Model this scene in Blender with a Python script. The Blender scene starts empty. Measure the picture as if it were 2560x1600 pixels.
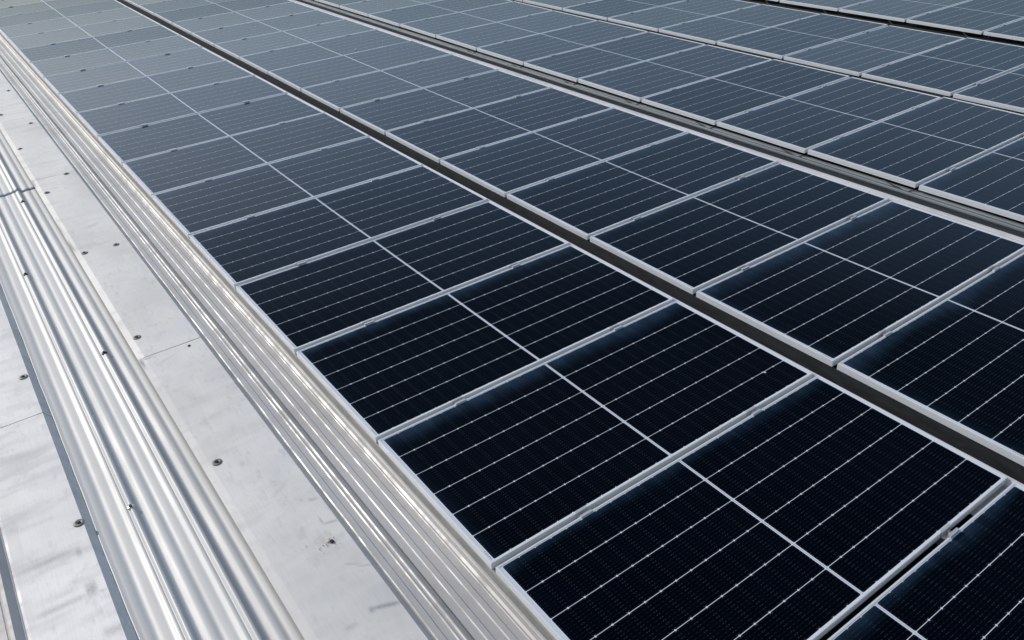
import bpy, bmesh, math, random
from mathutils import Matrix, Vector, noise

random.seed(7)
scene = bpy.context.scene
COL = scene.collection

# ------------------------------------------------------------------ camera
CX, CY, CZ = -1.1849, -2.0291, 2.6462
ROT = ((0.8102460459, 0.3461899537, -0.4729205653),
       (-0.5837429276, 0.4045378292, -0.7039839055),
       (-0.0523978968, 0.8464642111, 0.5298611136))
cam_data = bpy.data.cameras.new("camera")
cam_data.sensor_width = 36.0
cam_data.lens = 36.0 * 2046.7433 / 2560.0
cam_data.clip_start = 0.05
cam_data.clip_end = 3000.0
cam = bpy.data.objects.new("camera", cam_data)
COL.objects.link(cam)
m = Matrix(ROT).to_4x4()
m.translation = Vector((CX, CY, CZ))
cam.matrix_world = m
scene.camera = cam

# ------------------------------------------------------------------ light
SUN = Vector((-0.385, 0.755, 0.531)).normalized()
world = bpy.data.worlds.new("World")
scene.world = world
world.use_nodes = True
wn = world.node_tree
sky = wn.nodes.new('ShaderNodeTexSky')
sky.sky_type = 'NISHITA'
sky.sun_disc = False
sky.sun_elevation = math.asin(SUN.z)
sky.sun_rotation = math.atan2(SUN.x, SUN.y)
sky.air_density = 1.0
sky.dust_density = 1.2
sky.ozone_density = 1.0
bg = wn.nodes['Background']
bg.inputs['Strength'].default_value = 0.15
tint = wn.nodes.new('ShaderNodeMix'); tint.data_type = 'RGBA'; tint.blend_type = 'MULTIPLY'
tint.inputs[0].default_value = 1.0
tint.inputs[7].default_value = (1.03, 1.0, 0.95, 1)
wn.links.new(sky.outputs[0], tint.inputs[6])
wn.links.new(tint.outputs[2], bg.inputs['Color'])

sd = bpy.data.lights.new("sun", 'SUN')
sd.energy = 2.5
sd.angle = math.radians(0.6)
sd.color = (1.0, 0.96, 0.90)
so = bpy.data.objects.new("sun", sd)
COL.objects.link(so)
so.rotation_euler = SUN.to_track_quat('Z', 'Y').to_euler()
so.location = (0, 0, 20)

scene.view_settings.view_transform = 'Standard'
scene.view_settings.look = 'None'
scene.view_settings.exposure = 0.0
scene.view_settings.gamma = 1.0

# ------------------------------------------------------------------ helpers
def link(o, parent=None):
    COL.objects.link(o)
    if parent is not None:
        o.parent = parent
    return o

def tag(o, label=None, cat=None, group=None, kind=None):
    if label: o['label'] = label
    if cat: o['category'] = cat
    if group: o['group'] = group
    if kind: o['kind'] = kind
    return o

def mesh_obj(name, bm, mat, parent=None, loc=(0, 0, 0)):
    me = bpy.data.meshes.new(name)
    bm.normal_update()
    bm.to_mesh(me); bm.free()
    if mat: me.materials.append(mat)
    o = bpy.data.objects.new(name, me)
    o.location = loc
    return link(o, parent)

def empty(name, loc):
    o = bpy.data.objects.new(name, None)
    o.empty_display_size = 0.05
    o.location = loc
    return link(o)

def XX(x0, z):
    """x of a lengthwise line that lies over x0 of the panel plane, at height z"""
    return CX + (x0 - CX) * (CZ - z) / CZ

def project(x, y, z=0.0):
    d = Vector((x - CX, y - CY, z - CZ))
    q = [sum(ROT[r][c] * d[r] for r in range(3)) for c in range(3)]
    if q[2] > -0.05:
        return None
    return (1280 + 2046.74 * q[0] / -q[2], 800 - 2046.74 * q[1] / -q[2])

def add_box(bm, x0, x1, y0, y1, z0, z1):
    v = [bm.verts.new(p) for p in ((x0,y0,z0),(x1,y0,z0),(x1,y1,z0),(x0,y1,z0),
                                   (x0,y0,z1),(x1,y0,z1),(x1,y1,z1),(x0,y1,z1))]
    for f in ((3,2,1,0),(4,5,6,7),(0,1,5,4),(1,2,6,5),(2,3,7,6),(3,0,4,7)):
        bm.faces.new([v[i] for i in f])

def sheet(prof, y0, y1, n=1, thick=0.0012, wob=None, smooth=False):
    """bent sheet: profile of (x, z) points run along y, with a real thickness"""
    bm = bmesh.new()
    k = len(prof)
    nrm = []
    for i in range(k):
        a = prof[max(i-1, 0)]; b = prof[i]; c = prof[min(i+1, k-1)]
        ns = []
        for p, q in ((a, b), (b, c)):
            l = math.hypot(q[0]-p[0], q[1]-p[1])
            if l > 1e-9: ns.append((-(q[1]-p[1]) / l, (q[0]-p[0]) / l))
        vx = sum(v[0] for v in ns) / len(ns); vz = sum(v[1] for v in ns) / len(ns)
        l2 = max(0.3, vx * vx + vz * vz)
        nrm.append((vx / l2, vz / l2))
    rows = []
    for s in range(n + 1):
        y = y0 + (y1 - y0) * s / n
        top, bot = [], []
        for i, (x, z) in enumerate(prof):
            dx = dz = 0.0
            if wob: dx, dz = wob(i, y)
            top.append(bm.verts.new((x + dx, y, z + dz)))
            bot.append(bm.verts.new((x + dx - nrm[i][0] * thick, y, z + dz - nrm[i][1] * thick)))
        rows.append((top, bot))
    for s in range(n):
        a, b = rows[s], rows[s + 1]
        for i in range(k - 1):
            f = bm.faces.new((a[0][i], a[0][i+1], b[0][i+1], b[0][i])); f.smooth = smooth
            f = bm.faces.new((a[1][i+1], a[1][i], b[1][i], b[1][i+1])); f.smooth = smooth
        bm.faces.new((a[0][0], b[0][0], b[1][0], a[1][0]))
        bm.faces.new((a[0][-1], a[1][-1], b[1][-1], b[0][-1]))
    for r, flip in ((rows[0], 0), (rows[-1], 1)):
        for i in range(k - 1):
            q = (r[0][i], r[1][i], r[1][i+1], r[0][i+1])
            bm.faces.new(q if not flip else q[::-1])
    return bm

def add_tube(bm, pts, r, seg=8):
    pts = [Vector(p) for p in pts]
    rings = []
    for i, p in enumerate(pts):
        t = (pts[min(i+1, len(pts)-1)] - pts[max(i-1, 0)]).normalized()
        u = t.cross(Vector((0, 0, 1)))
        if u.length < 1e-3: u = Vector((1, 0, 0))
        u.normalize(); w = t.cross(u)
        rings.append([bm.verts.new(p + r * (math.cos(a) * u + math.sin(a) * w))
                      for a in [2 * math.pi * j / seg for j in range(seg)]])
    for a, b in zip(rings, rings[1:]):
        for j in range(seg):
            f = bm.faces.new((a[j], a[(j+1) % seg], b[(j+1) % seg], b[j])); f.smooth = True
    bm.faces.new(rings[0]); bm.faces.new(rings[-1][::-1])

def add_lathe(bm, prof, seg=20, c=(0, 0, 0), smooth=True):
    rings = []
    for r, z in prof:
        if r < 1e-6:
            rings.append([bm.verts.new((c[0], c[1], c[2] + z))])
        else:
            rings.append([bm.verts.new((c[0] + r * math.cos(2*math.pi*j/seg),
                                        c[1] + r * math.sin(2*math.pi*j/seg), c[2] + z)) for j in range(seg)])
    for a, b in zip(rings, rings[1:]):
        for j in range(seg):
            j2 = (j + 1) % seg
            if len(a) == 1 and len(b) == 1: continue
            if len(b) == 1: f = bm.faces.new((a[j], a[j2], b[0]))
            elif len(a) == 1: f = bm.faces.new((a[0], b[j2], b[j]))
            else: f = bm.faces.new((a[j], a[j2], b[j2], b[j]))
            f.smooth = smooth

# ------------------------------------------------------------------ node helpers
class NT:
    def __init__(self, name):
        self.mat = bpy.data.materials.new(name)
        self.mat.use_nodes = True
        self.t = self.mat.node_tree
        self.p = self.t.nodes['Principled BSDF']
        self.coord = None
    def n(self, kind, **kw):
        o = self.t.nodes.new(kind)
        for k, v in kw.items(): setattr(o, k, v)
        return o
    def put(self, sock, v):
        if isinstance(v, bpy.types.NodeSocket): self.t.links.new(v, sock)
        else:
            if isinstance(v, (tuple, list)) and len(v) == 3 and sock.type == 'RGBA': v = (*v, 1)
            sock.default_value = v
    def m(self, op, a, b=0.0, c=None):
        o = self.n('ShaderNodeMath', operation=op)
        self.put(o.inputs[0], a); self.put(o.inputs[1], b)
        if c is not None: self.put(o.inputs[2], c)
        return o.outputs[0]
    def mix(self, f, a, b):
        o = self.n('ShaderNodeMix', data_type='RGBA')
        self.put(o.inputs[0], f); self.put(o.inputs[6], a); self.put(o.inputs[7], b)
        return o.outputs[2]
    def obj(self):
        if self.coord is None:
            self.coord = self.n('ShaderNodeTexCoord').outputs['Object']
        return self.coord
    def xyz(self):
        s = self.n('ShaderNodeSeparateXYZ'); self.t.links.new(self.obj(), s.inputs[0])
        return s.outputs
    def world(self):
        g = self.n('ShaderNodeNewGeometry')
        return g.outputs['Position']
    def noise(self, vec, scale, detail=3.0, rough=0.55, stretch=None):
        if stretch:
            mp = self.n('ShaderNodeMapping'); self.t.links.new(vec, mp.inputs[0])
            mp.inputs['Scale'].default_value = stretch; vec = mp.outputs[0]
        o = self.n('ShaderNodeTexNoise'); self.t.links.new(vec, o.inputs['Vector'])
        o.inputs['Scale'].default_value = scale; o.inputs['Detail'].default_value = detail
        o.inputs['Roughness'].default_value = rough
        return o.outputs[0]
    def ramp(self, v, a, b, lo=0.0, hi=1.0, smooth=True):
        o = self.n('ShaderNodeMapRange')
        o.interpolation_type = 'SMOOTHSTEP' if smooth else 'LINEAR'
        self.put(o.inputs[0], v); self.put(o.inputs[1], a); self.put(o.inputs[2], b)
        self.put(o.inputs[3], lo); self.put(o.inputs[4], hi)
        return o.outputs[0]
    def bump(self, h, strength=0.2, dist=0.001):
        o = self.n('ShaderNodeBump'); self.put(o.inputs['Height'], h)
        o.inputs['Strength'].default_value = strength; o.inputs['Distance'].default_value = dist
        self.t.links.new(o.outputs[0], self.p.inputs['Normal'])
    def set(self, **kw):
        for k, v in kw.items():
            self.put(self.p.inputs[k.replace('_', ' ')], v)

# ------------------------------------------------------------------ materials
PL, PWID = 2.094, 1.0010          # panel length (x) and width (y)
PITCH = 1.03155

def mat_laminate():
    k = NT("cell_laminate")
    X, Y, Z = k.xyz()
    mx, my = 0.0245, 0.0130
    cell = (PWID - 2 * my) / 6.0
    half = (PL - 2 * mx - 0.014) / 24.0
    # distance to a row gap
    yy = k.m('DIVIDE', k.m('SUBTRACT', Y, my), cell)
    fr = k.m('FRACT', k.m('ADD', yy, 0.5))
    dy = k.m('MULTIPLY', k.m('ABSOLUTE', k.m('SUBTRACT', fr, 0.5)), cell)      # 0 at gap
    # distance to a half-cell joint, measured from the centre strip
    xc = k.m('SUBTRACT', k.m('ABSOLUTE', k.m('SUBTRACT', X, PL / 2)), 0.007)
    xx = k.m('DIVIDE', xc, half)
    fx = k.m('FRACT', k.m('ADD', xx, 0.5))
    dx = k.m('MULTIPLY', k.m('ABSOLUTE', k.m('SUBTRACT', fx, 0.5)), half)
    gap = k.m('LESS_THAN', dy, 0.00125)
    tick = k.m('LESS_THAN', k.m('ADD', k.m('MULTIPLY', dx, 0.8), dy), 0.0053)
    joint = k.m('LESS_THAN', dx, 0.0004)
    centre = k.m('LESS_THAN', xc, 0.0)
    cline = k.m('LESS_THAN', k.m('ABSOLUTE', k.m('SUBTRACT', X, PL / 2)), 0.0016)
    mxm = k.m('GREATER_THAN', k.m('ABSOLUTE', k.m('SUBTRACT', X, PL / 2)), PL / 2 - mx)
    mym = k.m('GREATER_THAN', k.m('ABSOLUTE', k.m('SUBTRACT', Y, PWID / 2)), PWID / 2 - my)
    white = k.m('MAXIMUM', k.m('MAXIMUM', gap, tick), k.m('MAXIMUM', centre, k.m('MAXIMUM', mxm, mym)))
    # fine silver wires and solder dots
    wy = k.m('FRACT', k.m('ADD', k.m('MULTIPLY', k.m('FRACT', yy), 10.0), 0.0))
    wd = k.m('MULTIPLY', k.m('ABSOLUTE', k.m('SUBTRACT', wy, 0.5)), cell / 10)
    wire = k.m('LESS_THAN', wd, 0.0005)
    fx2 = k.m('FRACT', xx)
    near = k.m('LESS_THAN', k.m('ABSOLUTE', k.m('SUBTRACT', dx, 0.0062)), 0.0011)
    mid = k.m('LESS_THAN', k.m('ABSOLUTE', k.m('SUBTRACT', k.m('ABSOLUTE', k.m('SUBTRACT', fx2, 0.5)), 0.17)), 0.011)
    dots = k.m('MULTIPLY', k.m('MAXIMUM', near, k.m('MULTIPLY', mid, 0.4)), k.m('LESS_THAN', wd, 0.0012))
    info = k.n('ShaderNodeObjectInfo')
    rnd = info.outputs['Random']
    rv = k.n('ShaderNodeVectorMath', operation='ADD')
    k.t.links.new(k.obj(), rv.inputs[0]); 
    cmb = k.n('ShaderNodeCombineXYZ'); k.put(cmb.inputs[0], k.m('MULTIPLY', rnd, 37.0)); k.put(cmb.inputs[1], k.m('MULTIPLY', rnd, 91.0))
    k.t.links.new(cmb.outputs[0], rv.inputs[1])
    vec = rv.outputs[0]
    # cells differ a little from one another
    cmb2 = k.n('ShaderNodeCombineXYZ')
    k.put(cmb2.inputs[0], k.m('FLOOR', k.m('DIVIDE', X, half))); k.put(cmb2.inputs[1], k.m('FLOOR', yy)); k.put(cmb2.inputs[2], rnd)
    wnz = k.n('ShaderNodeTexWhiteNoise', noise_dimensions='3D'); k.t.links.new(cmb2.outputs[0], wnz.inputs['Vector'])
    cellc = k.mix(rnd, (0.0004, 0.0010, 0.0036), (0.0009, 0.0014, 0.0038))
    cellc = k.mix(k.m('MULTIPLY', wnz.outputs['Value'], 0.5), cellc, (0.0003, 0.0013, 0.0030))
    c = k.mix(k.m('MULTIPLY', wire, 0.028), cellc, (0.35, 0.36, 0.38))
    c = k.mix(k.m('MULTIPLY', dots, 0.27), c, (0.35, 0.38, 0.42))
    c = k.mix(k.m('MULTIPLY', joint, 0.02), c, (0.4, 0.4, 0.42))
    wcol = k.mix(cline, (0.62, 0.65, 0.71), (0.34, 0.36, 0.41))
    c = k.mix(white, c, wcol)
    # serial number sticker in the lower left margin
    st = k.m('MULTIPLY', k.m('MULTIPLY', k.m('GREATER_THAN', X, 0.0135), k.m('LESS_THAN', X, 0.0185)),
             k.m('MULTIPLY', k.m('GREATER_THAN', Y, 0.018), k.m('LESS_THAN', Y, 0.075)))
    st = k.m('MULTIPLY', st, k.m('GREATER_THAN', k.m('FRACT', k.m('MULTIPLY', Y, 95.0)), 0.45))
    c = k.mix(k.m('MULTIPLY', st, 0.75), c, (0.10, 0.07, 0.06))
    # fine dust and specks overall; blue reflection of flexed glass painted as edge band
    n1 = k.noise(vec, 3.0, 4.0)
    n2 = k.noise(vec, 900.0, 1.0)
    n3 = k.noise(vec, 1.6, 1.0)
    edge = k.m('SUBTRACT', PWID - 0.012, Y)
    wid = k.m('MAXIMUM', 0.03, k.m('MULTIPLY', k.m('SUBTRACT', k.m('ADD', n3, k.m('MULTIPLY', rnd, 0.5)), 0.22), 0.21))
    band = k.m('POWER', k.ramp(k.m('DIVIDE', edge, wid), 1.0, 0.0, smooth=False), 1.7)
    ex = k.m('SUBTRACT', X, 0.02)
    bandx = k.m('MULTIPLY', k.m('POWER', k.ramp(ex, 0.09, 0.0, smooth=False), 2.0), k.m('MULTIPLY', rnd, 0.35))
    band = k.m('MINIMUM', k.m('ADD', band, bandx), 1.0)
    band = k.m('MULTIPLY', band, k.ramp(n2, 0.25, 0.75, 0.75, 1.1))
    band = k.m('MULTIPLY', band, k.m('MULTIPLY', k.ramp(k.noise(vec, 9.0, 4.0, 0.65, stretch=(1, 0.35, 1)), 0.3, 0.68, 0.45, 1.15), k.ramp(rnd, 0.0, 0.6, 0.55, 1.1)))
    dust_and_sheen = k.m('ADD', k.m('MULTIPLY', band, 0.17), k.m('MULTIPLY', k.ramp(n1, 0.3, 0.8), 0.0025))
    dust_and_sheen = k.m('ADD', dust_and_sheen, k.m('MULTIPLY', k.ramp(k.noise(vec, 210.0, 1.0), 0.77, 0.82), 0.16))
    c = k.mix(dust_and_sheen, c, (0.13, 0.26, 0.44))
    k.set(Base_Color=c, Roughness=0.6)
    k.put(k.p.inputs['Specular IOR Level'], 0.0)
    # anti-reflection glass: hardly any reflection face on, strong and less blue at grazing angles
    bn = k.n('ShaderNodeBump'); k.put(bn.inputs['Height'], k.noise(vec, 240.0, 2.0))
    bn.inputs['Strength'].default_value = 0.04; bn.inputs['Distance'].default_value = 0.0005
    gl = k.n('ShaderNodeBsdfGlossy')
    k.put(gl.inputs['Roughness'], k.m('ADD', 0.07, k.m('MULTIPLY', band, 0.12)))
    k.t.links.new(bn.outputs[0], gl.inputs['Normal'])
    lw = k.n('ShaderNodeLayerWeight'); lw.inputs['Blend'].default_value = 0.5
    fc = lw.outputs['Facing']
    tint = k.m('ADD', k.ramp(fc, 0.40, 0.72, 0.0, 0.80), k.m('MULTIPLY', rnd, 0.2))
    k.put(gl.inputs['Color'], k.mix(tint, (0.56, 0.82, 1.0), (0.96, 0.955, 0.97)))
    fac = k.m('ADD', k.m('MULTIPLY', k.m('POWER', fc, 2.0), 0.055), k.m('MULTIPLY', k.ramp(fc, 0.47, 0.84, 0.0, 0.235), k.m('ADD', 0.84, k.m('MULTIPLY', rnd, 0.32))))
    fac = k.m('ADD', fac, k.m('MULTIPLY', k.m('POWER', fc, 24.0), 0.45))
    ms = k.n('ShaderNodeMixShader')
    k.put(ms.inputs[0], fac)
    k.t.links.new(k.p.outputs[0], ms.inputs[1]); k.t.links.new(gl.outputs[0], ms.inputs[2])
    out = [q for q in k.t.nodes if q.type == 'OUTPUT_MATERIAL'][0]
    k.t.links.new(ms.outputs[0], out.inputs['Surface'])
    return k.mat

def mat_alu(name, col=(0.75, 0.765, 0.775), rough=0.38, metal=0.22):
    k = NT(name)
    w = k.world()
    n1 = k.noise(w, 6.0, 4.0); n2 = k.noise(w, 90.0, 2.0, stretch=(1, 0.05, 1))
    c = k.mix(k.m('MULTIPLY', k.ramp(n1, 0.35, 0.75), 0.35), col, tuple(v * 0.78 for v in col))
    c = k.mix(k.m('MULTIPLY', k.ramp(n2, 0.4, 0.7), 0.12), c, tuple(v * 0.7 for v in col))
    k.set(Base_Color=c, Metallic=metal, Roughness=k.ramp(n1, 0.3, 0.7, rough - 0.05, rough + 0.08))
    return k.mat

DIRT_DENT_SHADE_RIGHT = [(-0.748, 4.80, 0.010, 0.12, 0, 0.9), (-0.742, 2.69, 0.010, 0.06, 0, 0.9), (-0.748, 6.50, 0.012, 0.10, 0, 0.9), (-0.748, 5.2, 0.008, 0.15, 0, 0.6), (-0.70, 2.72, 0.03, 0.008, 0, 0.6),  # dirt at folds and joints, plus dent shading painted as dark smudges
                (-0.40, 0.932, 0.022, 0.012, -0.3, 0.35), (-0.43, 0.775, 0.006, 0.03, 0, 0.5), (-0.40, 0.742, 0.035, 0.008, -0.3, 0.5),
                (-0.42, 0.165, 0.055, 0.013, -0.38, 0.75), (-0.475, 0.183, 0.012, 0.016, 0, 0.7), (-0.58, 0.16, 0.03, 0.015, 0, 0.35),
                (-0.43, 0.45, 0.03, 0.008, -0.8, 0.3), (-0.39, 0.41, 0.03, 0.008, -0.5, 0.35), (-0.62, 1.87, 0.015, 0.06, 0.4, 0.18),
                (-0.60, 2.64, 0.06, 0.01, 0.4, 0.25), (-0.53, 5.09, 0.06, 0.03, 0.3, 0.3), (-0.50, 1.10, 0.05, 0.02, 0.6, 0.2),
                (-0.447, 0.628, 0.03, 0.012, 0, 0.25)]
DENT_SHADE_LEFT = [(-1.50, 1.328, 0.11, 0.022, -0.04, 0.42), (-1.385, 1.30, 0.012, 0.04, 0, 0.45), (-1.51, 1.018, 0.11, 0.020, -0.03, 0.5),  # dark streaks paint in the shading of dents in the sheet
               (-1.385, 1.035, 0.024, 0.045, 0.2, 0.75), (-1.345, 0.995, 0.02, 0.01, -0.3, 0.35), (-1.53, 1.615, 0.10, 0.02, -0.03, 0.22),
               (-1.36, 0.75, 0.035, 0.03, -0.2, 0.55), (-1.40, 0.66, 0.02, 0.05, 0, 0.35), (-1.45, 2.20, 0.12, 0.05, -0.04, 0.22),
               (-1.47, 3.01, 0.05, 0.03, 0, 0.2)]

def mat_sheet(name, dark_marks=(), col=(0.725, 0.70, 0.665), metal=0.2, rough=0.56, warm=0.0):
    k = NT(name)
    w = k.world()
    s = k.n('ShaderNodeSeparateXYZ'); k.t.links.new(w, s.inputs[0])
    n1 = k.noise(w, 1.6, 4.0, 0.6, stretch=(1, 0.7, 1))
    n2 = k.noise(w, 14.0, 5.0, 0.65, stretch=(1.6, 0.8, 1))
    n3 = k.noise(w, 420.0, 2.0, 0.7)
    n4 = k.noise(w, 60.0, 6.0, 0.75)
    dark = tuple(v * 0.72 for v in col)
    c = k.mix(k.m('MULTIPLY', k.ramp(n1, 0.40, 0.65), 0.45), col, dark)
    c = k.mix(k.m('MULTIPLY', k.ramp(n2, 0.52, 0.75), 0.42), c, tuple(v * 0.6 for v in col))
    c = k.mix(k.m('MULTIPLY', k.ramp(n3, 0.5, 0.8), 0.14), c, tuple(v * 0.5 for v in col))
    c = k.mix(k.m('MULTIPLY', k.ramp(n4, 0.68, 0.78), 0.45), c, (0.25, 0.22, 0.19))
    if warm: c = k.mix(k.m('MULTIPLY', k.ramp(n2, 0.4, 0.7), warm), c, (0.62, 0.52, 0.42))
    n5 = k.noise(w, 160.0, 2.0, 0.6, stretch=(1, 0.04, 1))
    n6 = k.noise(w, 5.0, 3.0, 0.6, stretch=(0.4, 1.6, 1))
    c = k.mix(k.m('MULTIPLY', k.ramp(n5, 0.35, 0.75), 0.14), c, tuple(v * 0.55 for v in col))
    c = k.mix(k.m('MULTIPLY', k.ramp(n6, 0.50, 0.68), 0.22), c, tuple(v * 0.66 for v in col))
    mask = None
    for (x0, y0, a, b, sl, amp) in dark_marks:
        dx = k.m('SUBTRACT', s.outputs[0], x0)
        dy = k.m('SUBTRACT', k.m('SUBTRACT', s.outputs[1], y0), k.m('MULTIPLY', dx, sl))
        e = k.m('ADD', k.m('POWER', k.m('DIVIDE', k.m('ABSOLUTE', dx), a), 4.0), k.m('POWER', k.m('DIVIDE', k.m('ABSOLUTE', dy), b), 2.0))
        g = k.m('MULTIPLY', k.m('POWER', 2.718, k.m('MULTIPLY', e, -1.0)), amp)
        mask = g if mask is None else k.m('MAXIMUM', mask, g)
    if mask is not None:
        mask = k.m('MULTIPLY', mask, k.ramp(k.noise(w, 70.0, 4.0, 0.7, stretch=(1, 2, 1)), 0.25, 0.65, 0.45, 1.0))
        c = k.mix(mask, c, (0.20, 0.205, 0.22))
    k.set(Base_Color=c, Metallic=metal, Roughness=k.ramp(n6, 0.3, 0.7, rough - 0.12, rough + 0.14))
    h = k.m('ADD', k.m('MULTIPLY', k.noise(w, 2.4, 2.0), 6.0), k.m('MULTIPLY', n3, 0.02))
    k.bump(h, 0.25, 0.002)
    return k.mat

def mat_galv(name):
    k = NT(name)
    w = k.world()
    n1 = k.noise(w, 3.0, 4.0, 0.6, stretch=(3, 0.35, 1))
    n2 = k.noise(w, 300.0, 3.0, 0.8)
    n3 = k.noise(w, 25.0, 4.0, 0.7, stretch=(2, 0.3, 1))
    c = k.mix(k.m('MULTIPLY', k.ramp(n1, 0.35, 0.7), 0.35), (0.53, 0.527, 0.515), (0.44, 0.445, 0.437))
    sx = k.n('ShaderNodeSeparateXYZ'); k.t.links.new(w, sx.inputs[0])
    val = None
    for v0 in (-1.222, -1.182, -1.072, -1.016, -0.960, -0.850, -0.808):
        g_ = k.ramp(k.m('ABSOLUTE', k.m('SUBTRACT', sx.outputs[0], v0)), 0.016, 0.002)
        val = g_ if val is None else k.m('MAXIMUM', val, g_)
    sp = k.m('MULTIPLY', k.ramp(n2, 0.50, 0.66), k.m('ADD', k.m('MULTIPLY', val, k.ramp(n3, 0.38, 0.58)), k.m('MULTIPLY', k.ramp(n3, 0.5, 0.7), 0.25)))
    c = k.mix(k.m('MULTIPLY', sp, 0.55), c, (0.30, 0.32, 0.34))
    k.set(Base_Color=c, Metallic=0.14, Roughness=k.ramp(n1, 0.3, 0.7, 0.46, 0.56))
    k.bump(k.m('ADD', k.noise(w, 3.0, 2.0, stretch=(1, 0.6, 1)), k.m('MULTIPLY', n2, 0.02)), 0.25, 0.004)
    return k.mat

def mat_plain(name, col, rough=0.6, metal=0.0, var=0.3, scale=20.0, stretch=None):
    k = NT(name)
    n1 = k.noise(k.world(), scale, 4.0, 0.6, stretch=stretch)
    k.set(Base_Color=k.mix(k.ramp(n1, 0.3, 0.7), tuple(v * (1 - var) for v in col), tuple(min(1, v * (1 + var)) for v in col)),
          Roughness=rough, Metallic=metal)
    return k.mat

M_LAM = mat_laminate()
M_FRAME = mat_alu("anodised_frame")
M_RAIL = mat_alu("mill_aluminium", (0.50, 0.53, 0.55), 0.42, 0.7)
M_CLAMP = mat_alu("clamp_aluminium", (0.62, 0.625, 0.63), 0.36, 0.5)
M_BOLT = mat_plain("copper_toned_bolt", (0.55, 0.40, 0.32), 0.28, 0.9, 0.15)
M_PANR = mat_sheet("flat_flashing_metal_near_panels", DIRT_DENT_SHADE_RIGHT)
M_PANL = mat_sheet("flat_flashing_metal_outer", DENT_SHADE_LEFT, (0.70, 0.69, 0.68))
M_PLATE = mat_sheet("ribbed_flashing_metal", (), (0.51, 0.503, 0.49), 0.12, 0.48, 0.18)
M_TRIM = mat_sheet("outer_trim_metal", (), (0.58, 0.545, 0.52), 0.0, 0.6, 0.25)
M_CAP = mat_galv("galvanised_cap")
M_SILL = mat_sheet("sill_metal", (), (0.62, 0.60, 0.59), 0.0, 0.7, 0.05)
M_BASE = mat_plain("beige_rail_paint", (0.25, 0.245, 0.238), 0.6, 0.0, 0.15, 6.0)
M_DARK = mat_plain("shade_dark_roofing", (0.0195, 0.0215, 0.0245), 0.7, 0.0, 0.35, 30.0, (6, 0.3, 1))  # near-black colour stands in for shade in the gaps between columns
M_CHAN = mat_plain("weathered_zinc_channel", (0.33, 0.355, 0.37), 0.5, 0.3, 0.08, 5.0, (1, 0.2, 1))
M_CHAN2 = mat_plain("groove_shade_blue_grey", (0.10, 0.13, 0.145), 0.5, 0.2, 0.08, 5.0, (1, 0.2, 1))
M_CHAND = mat_plain("dark_steel_channel", (0.055, 0.058, 0.06), 0.5, 0.3, 0.3, 12.0, (4, 0.3, 1))
M_CABLE = mat_plain("black_cable", (0.012, 0.012, 0.013), 0.45, 0.0, 0.1)
M_WASHER = mat_plain("grey_washer", (0.20, 0.185, 0.17), 0.6, 0.3, 0.45, 260.0)
M_SCREW = mat_plain("dark_screw", (0.05, 0.045, 0.045), 0.4, 0.6, 0.4, 200.0)
M_BRIGHT = mat_plain("bright_screw", (0.72, 0.72, 0.70), 0.3, 0.8, 0.1)
M_BRIGHT2 = mat_plain("chalky_white", (0.7, 0.69, 0.66), 0.9, 0.0, 0.1)
M_DIRT = mat_plain("dark_dirt", (0.035, 0.03, 0.03), 0.9, 0.0, 0.4, 400.0)
M_RUST = mat_plain("rusty_grit", (0.35, 0.22, 0.12), 0.9, 0.0, 0.4, 400.0)
M_GROUND = mat_plain("ground", (0.16, 0.17, 0.13), 0.9, 0.0, 0.4, 0.05)
M_WALL = mat_plain("wall_render", (0.55, 0.53, 0.50), 0.8, 0.0, 0.1, 0.5)

# ------------------------------------------------------------------ setting
bm = bmesh.new(); add_box(bm, -1500, 1500, -1500, 1500, -8.6, -8.5)
tag(mesh_obj("ground", bm, M_GROUND), kind='structure')
bm = bmesh.new(); add_box(bm, -3.4, 26.0, -9.0, 42.0, -8.49, -0.45)
tag(mesh_obj("building", bm, M_WALL), "large pale building that carries the panel roof", "building")
# dark roof deck with shallow lengthwise folds under the panel rows
prof = []
x = -3.6
while x < 26.2:
    prof += [(x, -0.200), (x + 0.050, -0.200), (x + 0.058, -0.194), (x + 0.070, -0.194), (x + 0.078, -0.200)]
    x += 0.115
tag(mesh_obj("roof", sheet(prof, -9.2, 42.2, 1, 0.02), M_DARK), kind='structure')

# ------------------------------------------------------------------ left side: flashings
ZP, ZV = -0.100, -0.140
def warp(seed, amp, f):
    def g(y): return amp * (noise.noise(Vector((y * f, seed, 0.0))) + 0.5 * noise.noise(Vector((y * f * 3.1, seed + 5, 0.0))))
    return g
we = warp(3.3, 0.007, 1.3)
wc = warp(9.1, 0.006, 1.1)

def buckle(x, y, s):
    return 0.0022 * noise.noise(Vector((x * 3.0, y * 1.6, s)))

# flat sheets between the corrugated cap and the ribbed flashing
def pan(name, xs, y0, y1, m_, seed):
    """xs = (left foot, left fold, right fold, right foot), feet given with z"""
    (xa, za), xb, xc, (xd, zd) = xs
    inner = [xb + (xc - xb) * t / 6.0 for t in range(7)]
    prof = [(xa, za)] + [(v, ZP) for v in inner] + [(xd, zd)]
    n = max(4, int((y1 - y0) / 0.16))
    def wob(i, y):
        if 0 < i < len(prof) - 1: return (0.0, buckle(prof[i][0], y, seed) if 1 < i < len(prof) - 2 else 0.0)
        return (0, 0)
    bm = sheet(prof, y0, y1, n, 0.0012, wob)
    for f in bm.faces:
        f.smooth = False
    return mesh_obj(name, bm, m_)

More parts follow.
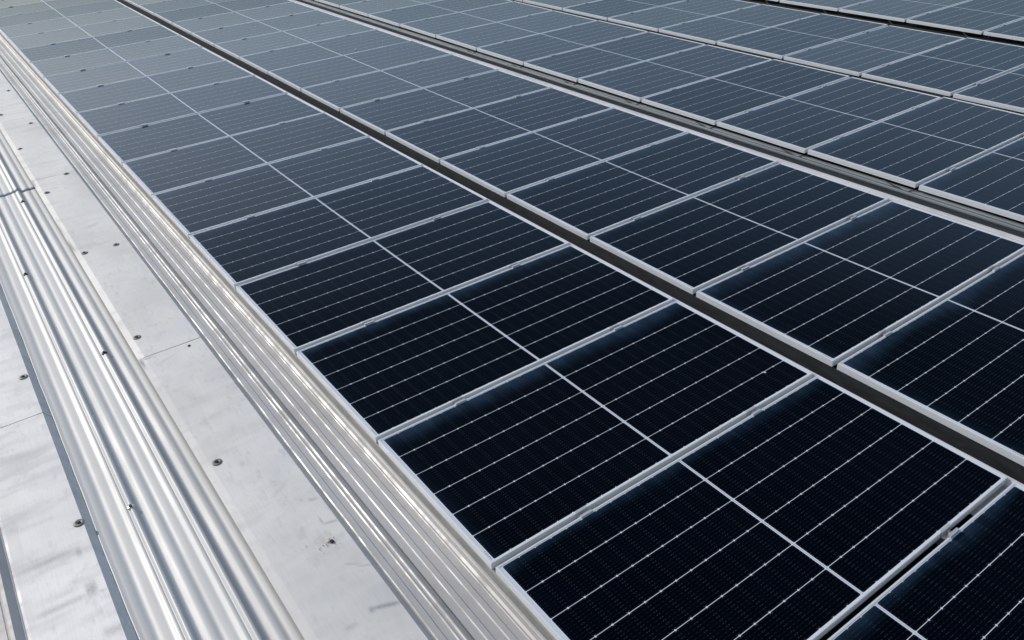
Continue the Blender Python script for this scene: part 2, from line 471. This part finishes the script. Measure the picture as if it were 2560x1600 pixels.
right = ((XX(-0.7700, -0.106), -0.106), -0.713, XX(-0.396, ZP), (XX(-0.375, -0.146), -0.150))
left = ((-1.6560, -0.101), -1.640, XX(-1.322, ZP), (XX(-1.284, -0.154), -0.155))
g = "flat metal flashing sheets"
segs = [(-2.6, 2.742, "smudged flat metal sheet at the bottom, between corrugated strip and ribbed strip"),
        (2.7475, 6.578, "flat metal sheet with two big screws above the first crosswise joint"),
        (6.5835, 10.41, "distant flat metal sheet beyond the second crosswise joint, left of ribbed strip"),
        (10.4135, 14.25, "flat metal sheet at the far end of the inner flashing line"),
        (14.2535, 18.2, "flat metal sheet past the picture's left edge in the inner flashing line"),
        (18.2035, 30.0, "last flat metal sheet of the inner flashing line")]
for i, (a, b, lab) in enumerate(segs):
    rr = right if i else ((XX(-0.770, -0.103), -0.1025), -0.713, right[2], right[3])
    tag(pan("flashing_sheet", rr, a, b, M_PANR, i * 3.7), lab, "metal sheet", g)
segs = [(-2.6, 2.548, "streaked flat metal sheet in the bottom left corner, below its joint"),
        (2.5535, 6.4, "sunlit flat metal sheet at the left edge, above the corner sheet"),
        (6.4035, 14.0, "outer flat metal sheet past the left edge"),
        (14.0035, 30.0, "last outer flat metal sheet")]
for i, (a, b, lab) in enumerate(segs):
    tag(pan("flashing_sheet", left, a, b, M_PANL, 40 + i * 3.7), lab, "metal sheet", g)

# corrugated galvanised cap with two beads
CP = [(-1.286,-.138),(-1.262,-.136),(-1.245,-.137),(-1.226,-.1405),(-1.205,-.1375),(-1.185,-.136),(-1.168,-.1345),(-1.152,-.1275),(-1.143,-.1265),
      (-1.137,-.1280),(-1.131,-.1225),(-1.122,-.1165),(-1.112,-.119),(-1.104,-.130),(-1.096,-.141),(-1.087,-.1455),(-1.072,-.143),(-1.055,-.139),
      (-1.038,-.1385),(-1.020,-.1415),(-1.002,-.138),(-.984,-.136),(-.966,-.1345),(-.949,-.1275),(-.938,-.1265),(-.930,-.1280),(-.922,-.1225),
      (-.912,-.1165),(-.902,-.119),(-.894,-.130),(-.885,-.141),(-.876,-.1455),(-.860,-.142),(-.845,-.1385),(-.830,-.1385),(-.8145,-.142),
      (-.798,-.139),(-.782,-.137),(-.762,-.139)]
CP = [(XX(a_, z_ - 0.011), z_ - 0.011) for a_, z_ in CP]
BEADS = (CP[11][0], CP[27][0])
def cap_z(x):
    i = 0
    while i < len(CP) - 2 and CP[i + 1][0] < x: i += 1
    (x1, z1), (x2, z2) = CP[i], CP[i + 1]
    x0, z0 = CP[max(i - 1, 0)]; x3, z3 = CP[min(i + 2, len(CP) - 1)]
    h = x2 - x1
    t = min(1.0, max(0.0, (x - x1) / h))
    m1 = 0.9 * (z2 - z0) / max(1e-6, x2 - x0) * h; m2 = 0.9 * (z3 - z1) / max(1e-6, x3 - x1) * h
    return (2*t**3-3*t*t+1)*z1 + (t**3-2*t*t+t)*m1 + (-2*t**3+3*t*t)*z2 + (t**3-t*t)*m2
xl, xr = CP[0][0], CP[-1][0]
xs_ = []
x = xl
while x < xr:
    xs_.append(x)
    x += 0.0022 if min(abs(x - b) for b in BEADS) < 0.042 else 0.005
xs_.append(xr)
def cap(y0, y1, dz):
    prof = [(xl - 0.0005, -0.156)] + [(v, cap_z(v) + dz) for v in xs_]
    for i, (px_, pz_) in enumerate(prof[1:5]): prof[i + 1] = (px_, pz_ + 0.004 * (4 - i) / 4)
    n = max(6, int((y1 - y0) / 0.09))
    def wob(i, y):
        k = max(0.0, 1 - i / 22.0)
        k2 = max(0.0, 1 - (len(prof) - 1 - i) / 10.0)
        return (we(y) * k * 0.8 + wc(y + 3) * k2 * 0.25, wc(y) * 0.25)
    return sheet(prof, y0, y1, n, 0.0012, wob, True)
tag(mesh_obj("corrugated_cap", cap(-2.6, 6.56, 0.0), M_CAP),
    "long corrugated galvanised strip with two round beads, lower piece tucked under the upper one", "metal strip", "corrugated strips")
tag(mesh_obj("corrugated_cap", cap(6.50, 30.0, 0.0028), M_CAP),
    "upper corrugated galvanised strip lapping over the lower one at the left edge", "metal strip", "corrugated strips")

# ribbed flashing beside the first column of panels
P0 = [(-0.3860,-0.1490),(-0.3760,-0.1485),(-0.3730,-0.1420),(-0.3665,-0.1392),(-0.3400,-0.1390),(-0.3370,-0.1460),(-0.3120,-0.1460),(-0.3090,-0.1385),(-0.3030,-0.1358),
      (-0.2990,-0.1358),(-0.2965,-0.1400),(-0.2910,-0.1400),(-0.2880,-0.1345),(-0.2815,-0.1315),(-0.2770,-0.1315),(-0.2610,-0.1490),(-0.2588,-0.1600),(-0.2560,-0.1600),(-0.2550,-0.1460),(-0.2255,-0.1460),
      (-0.2230,-0.1410),(-0.2175,-0.1385),(-0.1965,-0.1385),(-0.1935,-0.1460),(-0.1590,-0.1460),(-0.1565,-0.1410),(-0.1510,-0.1385),(-0.1295,-0.1385),(-0.1265,-0.1450),(-0.1000,-0.1450),
      (-0.0975,-0.1380),(-0.0935,-0.1360),(-0.0905,-0.1360),(-0.0890,-0.1260),(-0.0860,-0.1180),(-0.0735,-0.1120),(-0.0620,-0.1120),(-0.0590,-0.0980),(-0.0520,-0.0930),(-0.0440,-0.0920),(-0.0418,-0.0960),(-0.0405,-0.1500),(-0.0300,-0.1600)]
P0 = [(XX(a, z), z) for a, z in P0]
def pwob(i, y):
    if i <= 4: return (we(y + 20) * (0.9 if i < 3 else 0.4), wc(y + 20) * 0.35)
    if 7 <= i <= 16: return (0.0007 * noise.noise(Vector((y * 1.6, i * 0.05, 3))), 0.0003 * noise.noise(Vector((y * 1.6, 7, i * 0.03))))
    return (0.0004 * noise.noise(Vector((y * 1.2, i * 0.02, 5))), 0.0003 * noise.noise(Vector((y * 1.2, i * 0.02, 1))))
tag(mesh_obj("ribbed_flashing", sheet(P0, -2.6, 30.0, 330, 0.0012, pwob), M_PLATE),
    "long ribbed metal flashing running along the left ends of the nearest panels", "flashing")
# base rail under the left ends of the first column
tag(mesh_obj("base_rail", sheet([(0.030, -0.0395), (0.002, -0.0395), (-0.001, -0.043), (-0.001, -0.160), (0.03, -0.165)], -2.6, 30.0, 40, 0.003), M_BASE),
    "beige metal rail face below the left frames of the nearest column", "rail")
# outer trim at the far left
T = [(-1.775, -0.17), (-1.745, -0.075), (-1.738, -0.062), (-1.712, -0.061), (-1.709, -0.065), (-1.704, -0.065), (-1.701, -0.061), (-1.686, -0.059),
     (-1.6600, -0.0975), (-1.6540, -0.0980)]
tag(mesh_obj("edge_trim", sheet(T, -2.6, 30.0, 80, 0.0015, lambda i, y: (we(y + 50) * 0.3, 0)), M_TRIM),
    "warm white folded trim in the extreme bottom left corner", "trim")

# ------------------------------------------------------------------ screws on the flashings
def washer_bm(r):
    bm = bmesh.new()
    add_lathe(bm, [(r, 0.0), (r, 0.0015), (r * 0.93, 0.0028), (r * 0.80, 0.0024), (r * 0.74, 0.0036), (r * 0.55, 0.0036), (r * 0.50, 0.0026), (0, 0.0028)], 28)
    return bm
def head_bm(r, h):
    bm = bmesh.new()
    add_lathe(bm, [(r, 0.0025), (r, h * 0.6), (r * 0.8, h), (0.0, h)], 6, smooth=False)
    return bm
def big_screw(x, y, z, label):
    e = empty("roof_screw", (x, y, z)); tag(e, label, "screw", "large screws with washers on the flat sheets")
    mesh_obj("washer", washer_bm(0.0255), M_WASHER, e)
    mesh_obj("screw_head", head_bm(0.0085, 0.010), M_SCREW, e)
    return e
for x, y, lab in [(-0.681, 1.4927, "large washer screw on the inner flat sheet, nearest the camera"),
                  (-0.690, 3.017, "large washer screw just above the crosswise joint beside the corrugated strip"),
                  (-0.690, 4.573, "large washer screw on the inner flat sheet, third up its left border"),
                  (-0.4587, 4.555, "large washer screw beside the ribbed flashing, midway up the flat sheet"),
                  (-0.690, 6.155, "large washer screw just below the upper crosswise joint, left border"),
                  (-0.451, 6.545, "large washer screw right at the upper crosswise joint near the ribbed flashing"),
                  (-0.686, 7.70, "distant washer screw near the left edge, above the upper joint"),
                  (-0.4447, 8.596, "distant small washer screw near the ribbed flashing"),
                  (-0.6676, 9.234, "washer screw cut by the left edge of the photo"),
                  (-0.4314, 10.36, "farthest washer screw on the inner flat sheet"),
                  (-1.3558, 3.0136, "large washer screw on the outer flat sheet beside the corrugated strip, upper one"),
                  (-1.345, 1.4896, "large washer screw on the outer flat sheet in the bottom left, lower one")]:
    big_screw(x, y, ZP + 0.0012, lab)
def cap_screw(i, y, label, dark=True):
    e = empty("cap_screw", (BEADS[i], y, cap_z(BEADS[i]) + 0.0005)); tag(e, label, "screw", "screws on the beads of the corrugated strip")
    bm = bmesh.new(); add_lathe(bm, [(0.0175, -0.006), (0.0175, -0.001), (0.013, 0.002), (0, 0.002)], 20)
    mesh_obj("washer", bm, M_SCREW if dark else M_BRIGHT, e)
    mesh_obj("screw_head", head_bm(0.008, 0.011), M_SCREW, e)
for i, y, lab, dk in [(0, 1.48, "bright screw with a dark head on the left bead, nearest the bottom", False),
                      (1, 3.02, "dark screw on the right bead of the corrugated strip, lower one", True),
                      (0, 4.569, "dark screw on the left bead of the corrugated strip, upper one", True),
                      (1, 6.17, "dark screw on the right bead just below the lap of the strips", True)]:
    cap_screw(i, y, lab, dk)

def blob(name, x, y, z, r, m_, label, cat, seed):
    bm = bmesh.new()
    bmesh.ops.create_icosphere(bm, subdivisions=2, radius=r)
    for v in bm.verts:
        v.co *= 1 + 0.5 * noise.noise(v.co * (1.6 / r) + Vector((seed, 0, 0)))
        v.co.z *= 0.5
    return tag(mesh_obj(name, bm, m_, loc=(x, y, z)), label, cat)
blob("dirt_clump", -0.447, 0.625, ZP + 0.004, 0.0095, M_DIRT, "dark lump of dirt with rusty grit on the nearest flat sheet", "dirt", 1)
blob("dirt_clump", -0.4553, 2.6916, ZP + 0.003, 0.0085, M_DIRT, "small dark speck of dirt just below the crosswise joint", "dirt", 5)
bm = bmesh.new()
for i in range(34):
    a = random.uniform(0, 6.28); r = abs(random.gauss(0, 0.034))
    px_, py_ = -0.462 + r * math.cos(a) * 1.1, 0.632 + r * math.sin(a) * 0.9
    s = random.uniform(0.0006, 0.0017)
    add_box(bm, px_ - s, px_ + s, py_ - s, py_ + s, ZP + 0.0012, ZP + 0.0022 + s)
tag(mesh_obj("rusty_grit", bm, M_RUST), "rusty grit sprinkled around the dark dirt lump", "grit", kind='stuff')

# ------------------------------------------------------------------ panel columns
COLX = [0.0, 2.2581, 4.7325, 7.0048, 9.5400, 11.80]
COLY = [0.0, -0.0031, 1.0456, 2.0813, 3.1499, 4.20]
COLZ = [0.0, 0.0051, 0.0095, 0.0100, 0.0004, 0.0]
ROWS = [(-2, 22), (-2, 19), (-3, 15), (-3, 12), (-3, 9), (-2, 5)]
CNAME = ["leftmost column", "second column", "third column", "fourth column", "fifth column", "sixth column"]
ORD = ["first", "second", "third", "fourth", "fifth", "sixth", "seventh", "eighth", "ninth", "tenth", "eleventh", "twelfth",
       "thirteenth", "fourteenth", "fifteenth", "sixteenth", "seventeenth", "eighteenth", "nineteenth", "twentieth",
       "twenty-first", "twenty-second", "twenty-third", "twenty-fourth"]

# prototype panel
pe = empty("solar_panel", (0, 0, 0))
rings = [(0.024, -0.0365), (0.024, -0.0380), (0.0, -0.0380), (0.0, -0.0012), (0.0003, -0.0003), (0.0012, 0.0), (0.0084, 0.0), (0.0092, -0.0004), (0.0094, -0.0045)]
bm = bmesh.new()
rv = []
for d, z in rings:
    rv.append([bm.verts.new(p) for p in ((d, d, z), (PL - d, d, z), (PL - d, PWID - d, z), (d, PWID - d, z))])
for a, b in zip(rv, rv[1:]):
    for j in range(4):
        bm.faces.new((a[j], a[(j+1) % 4], b[(j+1) % 4], b[j]))
frame0 = mesh_obj("frame", bm, M_FRAME, pe)
bm = bmesh.new()
NX, NY = 16, 10
gv = []
for j in range(NY + 1):
    r_ = []
    for i in range(NX + 1):
        u, v = i / NX, j / NY
        sag = -0.0022 * (16 * u * (1 - u) * v * (1 - v)) ** 0.7
        r_.append(bm.verts.new((0.0090 + u * (PL - 0.0180), 0.0090 + v * (PWID - 0.0180), -0.0018 + sag)))
    gv.append(r_)
for j in range(NY):
    for i in range(NX):
        f = bm.faces.new((gv[j][i], gv[j][i+1], gv[j+1][i+1], gv[j+1][i])); f.smooth = True
ring = [gv[0][i] for i in range(NX + 1)] + [gv[j][NX] for j in range(1, NY + 1)] + [gv[NY][i] for i in range(NX - 1, -1, -1)] + [gv[j][0] for j in range(NY - 1, 0, -1)]
up = [bm.verts.new(v.co.copy()) for v in ring]
low = [bm.verts.new((v.co.x, v.co.y, v.co.z - 0.004)) for v in ring]
for i in range(len(ring)):
    i2 = (i + 1) % len(ring)
    bm.faces.new((up[i], low[i], low[i2], up[i2]))
bm.faces.new(low[::-1])
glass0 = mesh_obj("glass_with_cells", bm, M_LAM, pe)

# prototype clamp
ce = empty("panel_clamp", (0, 0, 0))
GAP = PITCH - PWID
bm = bmesh.new()
L = 0.032
add_box(bm, -L, L, -0.0015, 0.0085, 0.0006, 0.0042)                 # lip on the far frame
add_box(bm, -L, L, -GAP - 0.0095, -GAP + 0.0015, 0.0006, 0.0085)    # lip on the near frame
add_box(bm, -L, L, -0.0045, -0.0018, -0.030, 0.0042)                # walls of the channel
add_box(bm, -L, L, -GAP + 0.0018, -GAP + 0.0045, -0.030, 0.0085)
add_box(bm, -L, L, -GAP + 0.0048, -0.0048, -0.030, -0.026)
bracket0 = mesh_obj("bracket", bm, M_CLAMP, ce)
bm = bmesh.new()
add_lathe(bm, [(0.0085, -0.026), (0.0085, -0.012), (0.0065, -0.006), (0.0, -0.0045)], 16, c=(0.0, -GAP / 2, 0))
bolt0 = mesh_obj("bolt", bm, M_BOLT, ce)

def in_view(x0, x1, y0, y1, z, mrg=0):
    for i in range(9):
        for j in range(5):
            q = project(x0 + (x1 - x0) * i / 8, y0 + (y1 - y0) * j / 4, z)
            if q and -mrg < q[0] < 2560 + mrg and -mrg < q[1] < 1600 + mrg:
                return True
    return False

def dup(root, loc, first):
    if first:
        root.location = loc
        return root
    r = root.copy(); COL.objects.link(r); r.location = loc
    for ch in root.children:
        c = ch.copy(); COL.objects.link(c); c.parent = r
    return r

first_p = first_c = True
rnd2 = random.Random(3)
seam_names = {}
for ci in range(6):
    cx, cy, cz = COLX[ci], COLY[ci], COLZ[ci]
    lo, hi = ROWS[ci]
    vis = [s for s in range(lo, hi + 1) if in_view(cx, cx + PL, cy + s * PITCH, cy + s * PITCH + PWID, cz)]
    keep = [s for s in range(lo, hi + 1) if in_view(cx, cx + PL, cy + s * PITCH, cy + s * PITCH + PWID, cz, 170)]
    for s in keep:
        loc = (cx + rnd2.uniform(-0.0012, 0.0012), cy + s * PITCH, cz + rnd2.uniform(-0.0006, 0.0006))
        p = dup(pe, loc, first_p); first_p = False
        p.rotation_euler = (math.radians(rnd2.gauss(0, 0.16)), math.radians(rnd2.gauss(0, 0.07)), 0)
        if s in vis:
            k = vis.index(s)
            tone = "near-black" if (cy + s * PITCH) + cx * 0.6 < 3.2 else ("dark blue" if ci >= 2 or (cy + s * PITCH) < 6 else "pale grey-blue")
            if ci == 5 or len(vis) == 1: lab = "%s solar panel glimpsed in the %s" % (tone, CNAME[ci])
            else: lab = "%s solar panel, %s from the front of the %s" % (tone, ORD[k], CNAME[ci])
        else:
            where = "before the front" if not vis or s < vis[0] else "beyond the far end"
            n_ = abs(s - vis[0]) if vis and s < vis[0] else (s - vis[-1] if vis else 1)
            lab = "solar panel out of frame, %s %s of the %s" % (ORD[n_ - 1], where, CNAME[ci])
        tag(p, lab, "solar panel", "solar panels set out in columns on the roof")
    # clamps on the seams
    for s in keep:
        if s - 1 not in keep: continue
        for side, cxo in (("left", 0.4835 + (0 if ci == 0 else -0.03)), ("right", 1.600 + (0 if ci == 0 else 0.012))):
            x_ = cx + cxo + rnd2.uniform(-0.006, 0.006); y_ = cy + s * PITCH
            q = project(x_, y_, cz)
            if not q or not (-60 < q[0] < 2620 and -60 < q[1] < 1660): continue
            c = dup(ce, (x_, y_, cz), first_c); first_c = False
            a = [ORD[vis.index(t)] if t in vis else None for t in (s - 1, s)]
            if a[0] and a[1]: lab = "%s clamp between the %s and %s panels of the %s" % (side, a[0], a[1], CNAME[ci])
            else:
                lab = "%s clamp at the %s edge of the %s" % (side, "front" if a[1] else "far", CNAME[ci])
            tag(c, lab, "clamp", "metal clamps on the seams between panels")

blob("white_speck", 1.9062, 0.165, 0.0005, 0.006, M_BRIGHT2, "tiny sparkle painted white on the right half of a near panel", "dropping", 11)  # white blob stands for a bright sparkle on the cell line
blob("white_speck", 3.5777, 8.411, 0.004, 0.020, M_BRIGHT2, "pale dropping on a distant panel of the second column", "dropping", 14)

# ------------------------------------------------------------------ rails and sills below the panels
for ci in range(6):
    cx, cz = COLX[ci], COLZ[ci]
    cy = COLY[ci]
    y0, y1 = cy + ROWS[ci][0] * PITCH - 0.1, cy + (ROWS[ci][1] + 1) * PITCH
    for side, cxo in (("left", 0.4835), ("right", 1.600)):
        bm = bmesh.new(); add_box(bm, cx + cxo - 0.02, cx + cxo + 0.02, y0, y1, -0.085, -0.0395 + cz)
        o = mesh_obj("mounting_rail", bm, M_RAIL)
        tag(o, "%s aluminium mounting rail under the panels of the %s" % (side, CNAME[ci]), "rail", "mounting rails under the panels")
    # sill along the right ends
    ext = (0.026, 0.093, 0.018, 0.012, 0.010, 0.010)[ci]
    e = cx + PL
    zt = -0.013 + cz
    prof = [(e - (0.27 if ci == 0 else 0.15), -0.060), (e - 0.10, -0.060), (e - 0.096, -0.055), (e - 0.06, -0.055), (e - 0.056, -0.060), (e - 0.012, -0.060), (e + 0.0005, zt - 0.004)]
    if ext > 0.03:
        prof += [(e + 0.006, zt), (e + ext * 0.42, zt), (e + ext * 0.46, zt - 0.004), (e + ext * 0.54, zt - 0.004), (e + ext * 0.58, zt + 0.001), (e + ext - 0.003, zt + 0.001), (e + ext, zt - 0.003)]
    else:
        prof += [(e + 0.003, zt), (e + ext - 0.002, zt), (e + ext, zt - 0.002)]
    prof += [(e + ext + 0.001, -0.19)]
    names = ["pale thin sill along the right ends of the leftmost column, beside the dark gutter",
             "wide bright white sill along the right ends of the second column",
             "narrow white sill along the right ends of the third column",
             "narrow white sill along the right ends of the fourth column",
             "white sill along the right ends of the fifth column", "white sill of the sixth column"]
    tag(mesh_obj("metal_sill", sheet(prof, y0, y1, 1, 0.0015), M_SILL), names[ci], "sill", "metal sills along the columns")

def channel(xa, xb, z, y0, y1, m_, m2, label, l1, l2):
    e = empty("steel_channel", ((xa + xb) / 2, y0, z)); tag(e, label, "channel", "channels in the gutters")
    o = ((xa + xb) / 2, z)
    prof = [(xa, z - 0.014), (xa, z), (xa + l1, z), (xa + l1 + 0.002, z - 0.004), (xb - l2 - 0.002, z - 0.004), (xb - l2, z + 0.001), (xb, z + 0.001), (xb, z - 0.10)]
    mesh_obj("channel_body", sheet([(p - o[0], q - o[1]) for p, q in prof], 0, y1 - y0, 1, 0.002), m_, e)
    bm = bmesh.new(); add_box(bm, xa + l1 + 0.003 - o[0], xb - l2 - 0.003 - o[0], 0, y1 - y0, -0.0035, -0.0015)  # darker strip added for the shade inside the groove
    mesh_obj("groove_shade", bm, m2, e)
# added liners in shade-dark colour close the narrow gutters against the next column
for g_, (ca, cb) in enumerate(((0, 1), (2, 3))):
    xa = COLX[ca] + PL + (0.029, 0, 0.021)[ca]; xb = COLX[cb] + 0.006
    prof = [(xa, -0.19), (xa, -0.175), (xa + 0.02, -0.170), (xa + 0.055, -0.170), (xa + 0.06, -0.174), (xa + 0.075, -0.174), (xa + 0.08, -0.170), (xb, -0.170), (xb + 0.002, -0.042 + COLZ[cb])]
    tag(mesh_obj("gutter_liner", sheet(prof, -2.6, 26.0, 60, 0.001), M_DARK),
        ("added shade-dark gutter liner between the leftmost and second columns", "added shade-dark gutter liner between the third and fourth columns")[g_], "gutter", "dark gutters between columns")
z_ = -0.060
channel(XX(4.544, z_), XX(4.634, z_), z_, -1.9, 18.0, M_CHAN, M_CHAN2, "grey zinc channel in the wide gutter between second and third columns", 0.019, 0.046)
z_ = -0.090
channel(XX(9.20, z_), XX(9.33, z_), z_, 0.5, 13.0, M_CHAND, M_DARK, "dark steel channel in the gutter between fourth and fifth columns", 0.020, 0.035)

# ------------------------------------------------------------------ cables hanging at panel ends
def cable(pts, label, grp):
    bm = bmesh.new()
    # smooth the path
    P = [Vector(p) for p in pts]
    out = []
    for i in range(len(P) - 1):
        p0 = P[max(i-1, 0)]; p1 = P[i]; p2 = P[i+1]; p3 = P[min(i+2, len(P)-1)]
        for t in [k / 5 for k in range(5)]:
            out.append(0.5 * ((2*p1) + (-p0+p2)*t + (2*p0-5*p1+4*p2-p3)*t*t + (-p0+3*p1-3*p2+p3)*t*t*t))
    out.append(P[-1])
    add_tube(bm, out, 0.0035, 8)
    tag(mesh_obj("cable", bm, M_CABLE), label, "cable", grp)
for s in range(0, 7):
    x = COLX[2] - 0.004; y = COLY[2] + s * PITCH
    cable([(x + 0.05, y + 0.30, -0.045), (x - 0.01, y + 0.22, -0.046), (x - 0.014, y + 0.12, -0.058), (x - 0.018, y + 0.05, -0.066), (x + 0.0, y + 0.01, -0.05), (x + 0.06, y - 0.04, -0.045)],
          "black cable under the %s seam from the front of the third column" % ORD[s], "cables in the wide gutter")
for s in range(-1, 4):
    x = COLX[4] - 0.01; y = COLY[4] + s * PITCH
    cable([(x + 0.05, y + 0.26, -0.042), (x - 0.01, y + 0.20, -0.05), (x - 0.05, y + 0.10, -0.085), (x - 0.055, y + 0.0, -0.088), (x - 0.02, y - 0.08, -0.06), (x + 0.06, y - 0.12, -0.042)],
          "looping black cable by the %s seam of the fifth column" % ORD[s + 1], "cables in the far gutter")
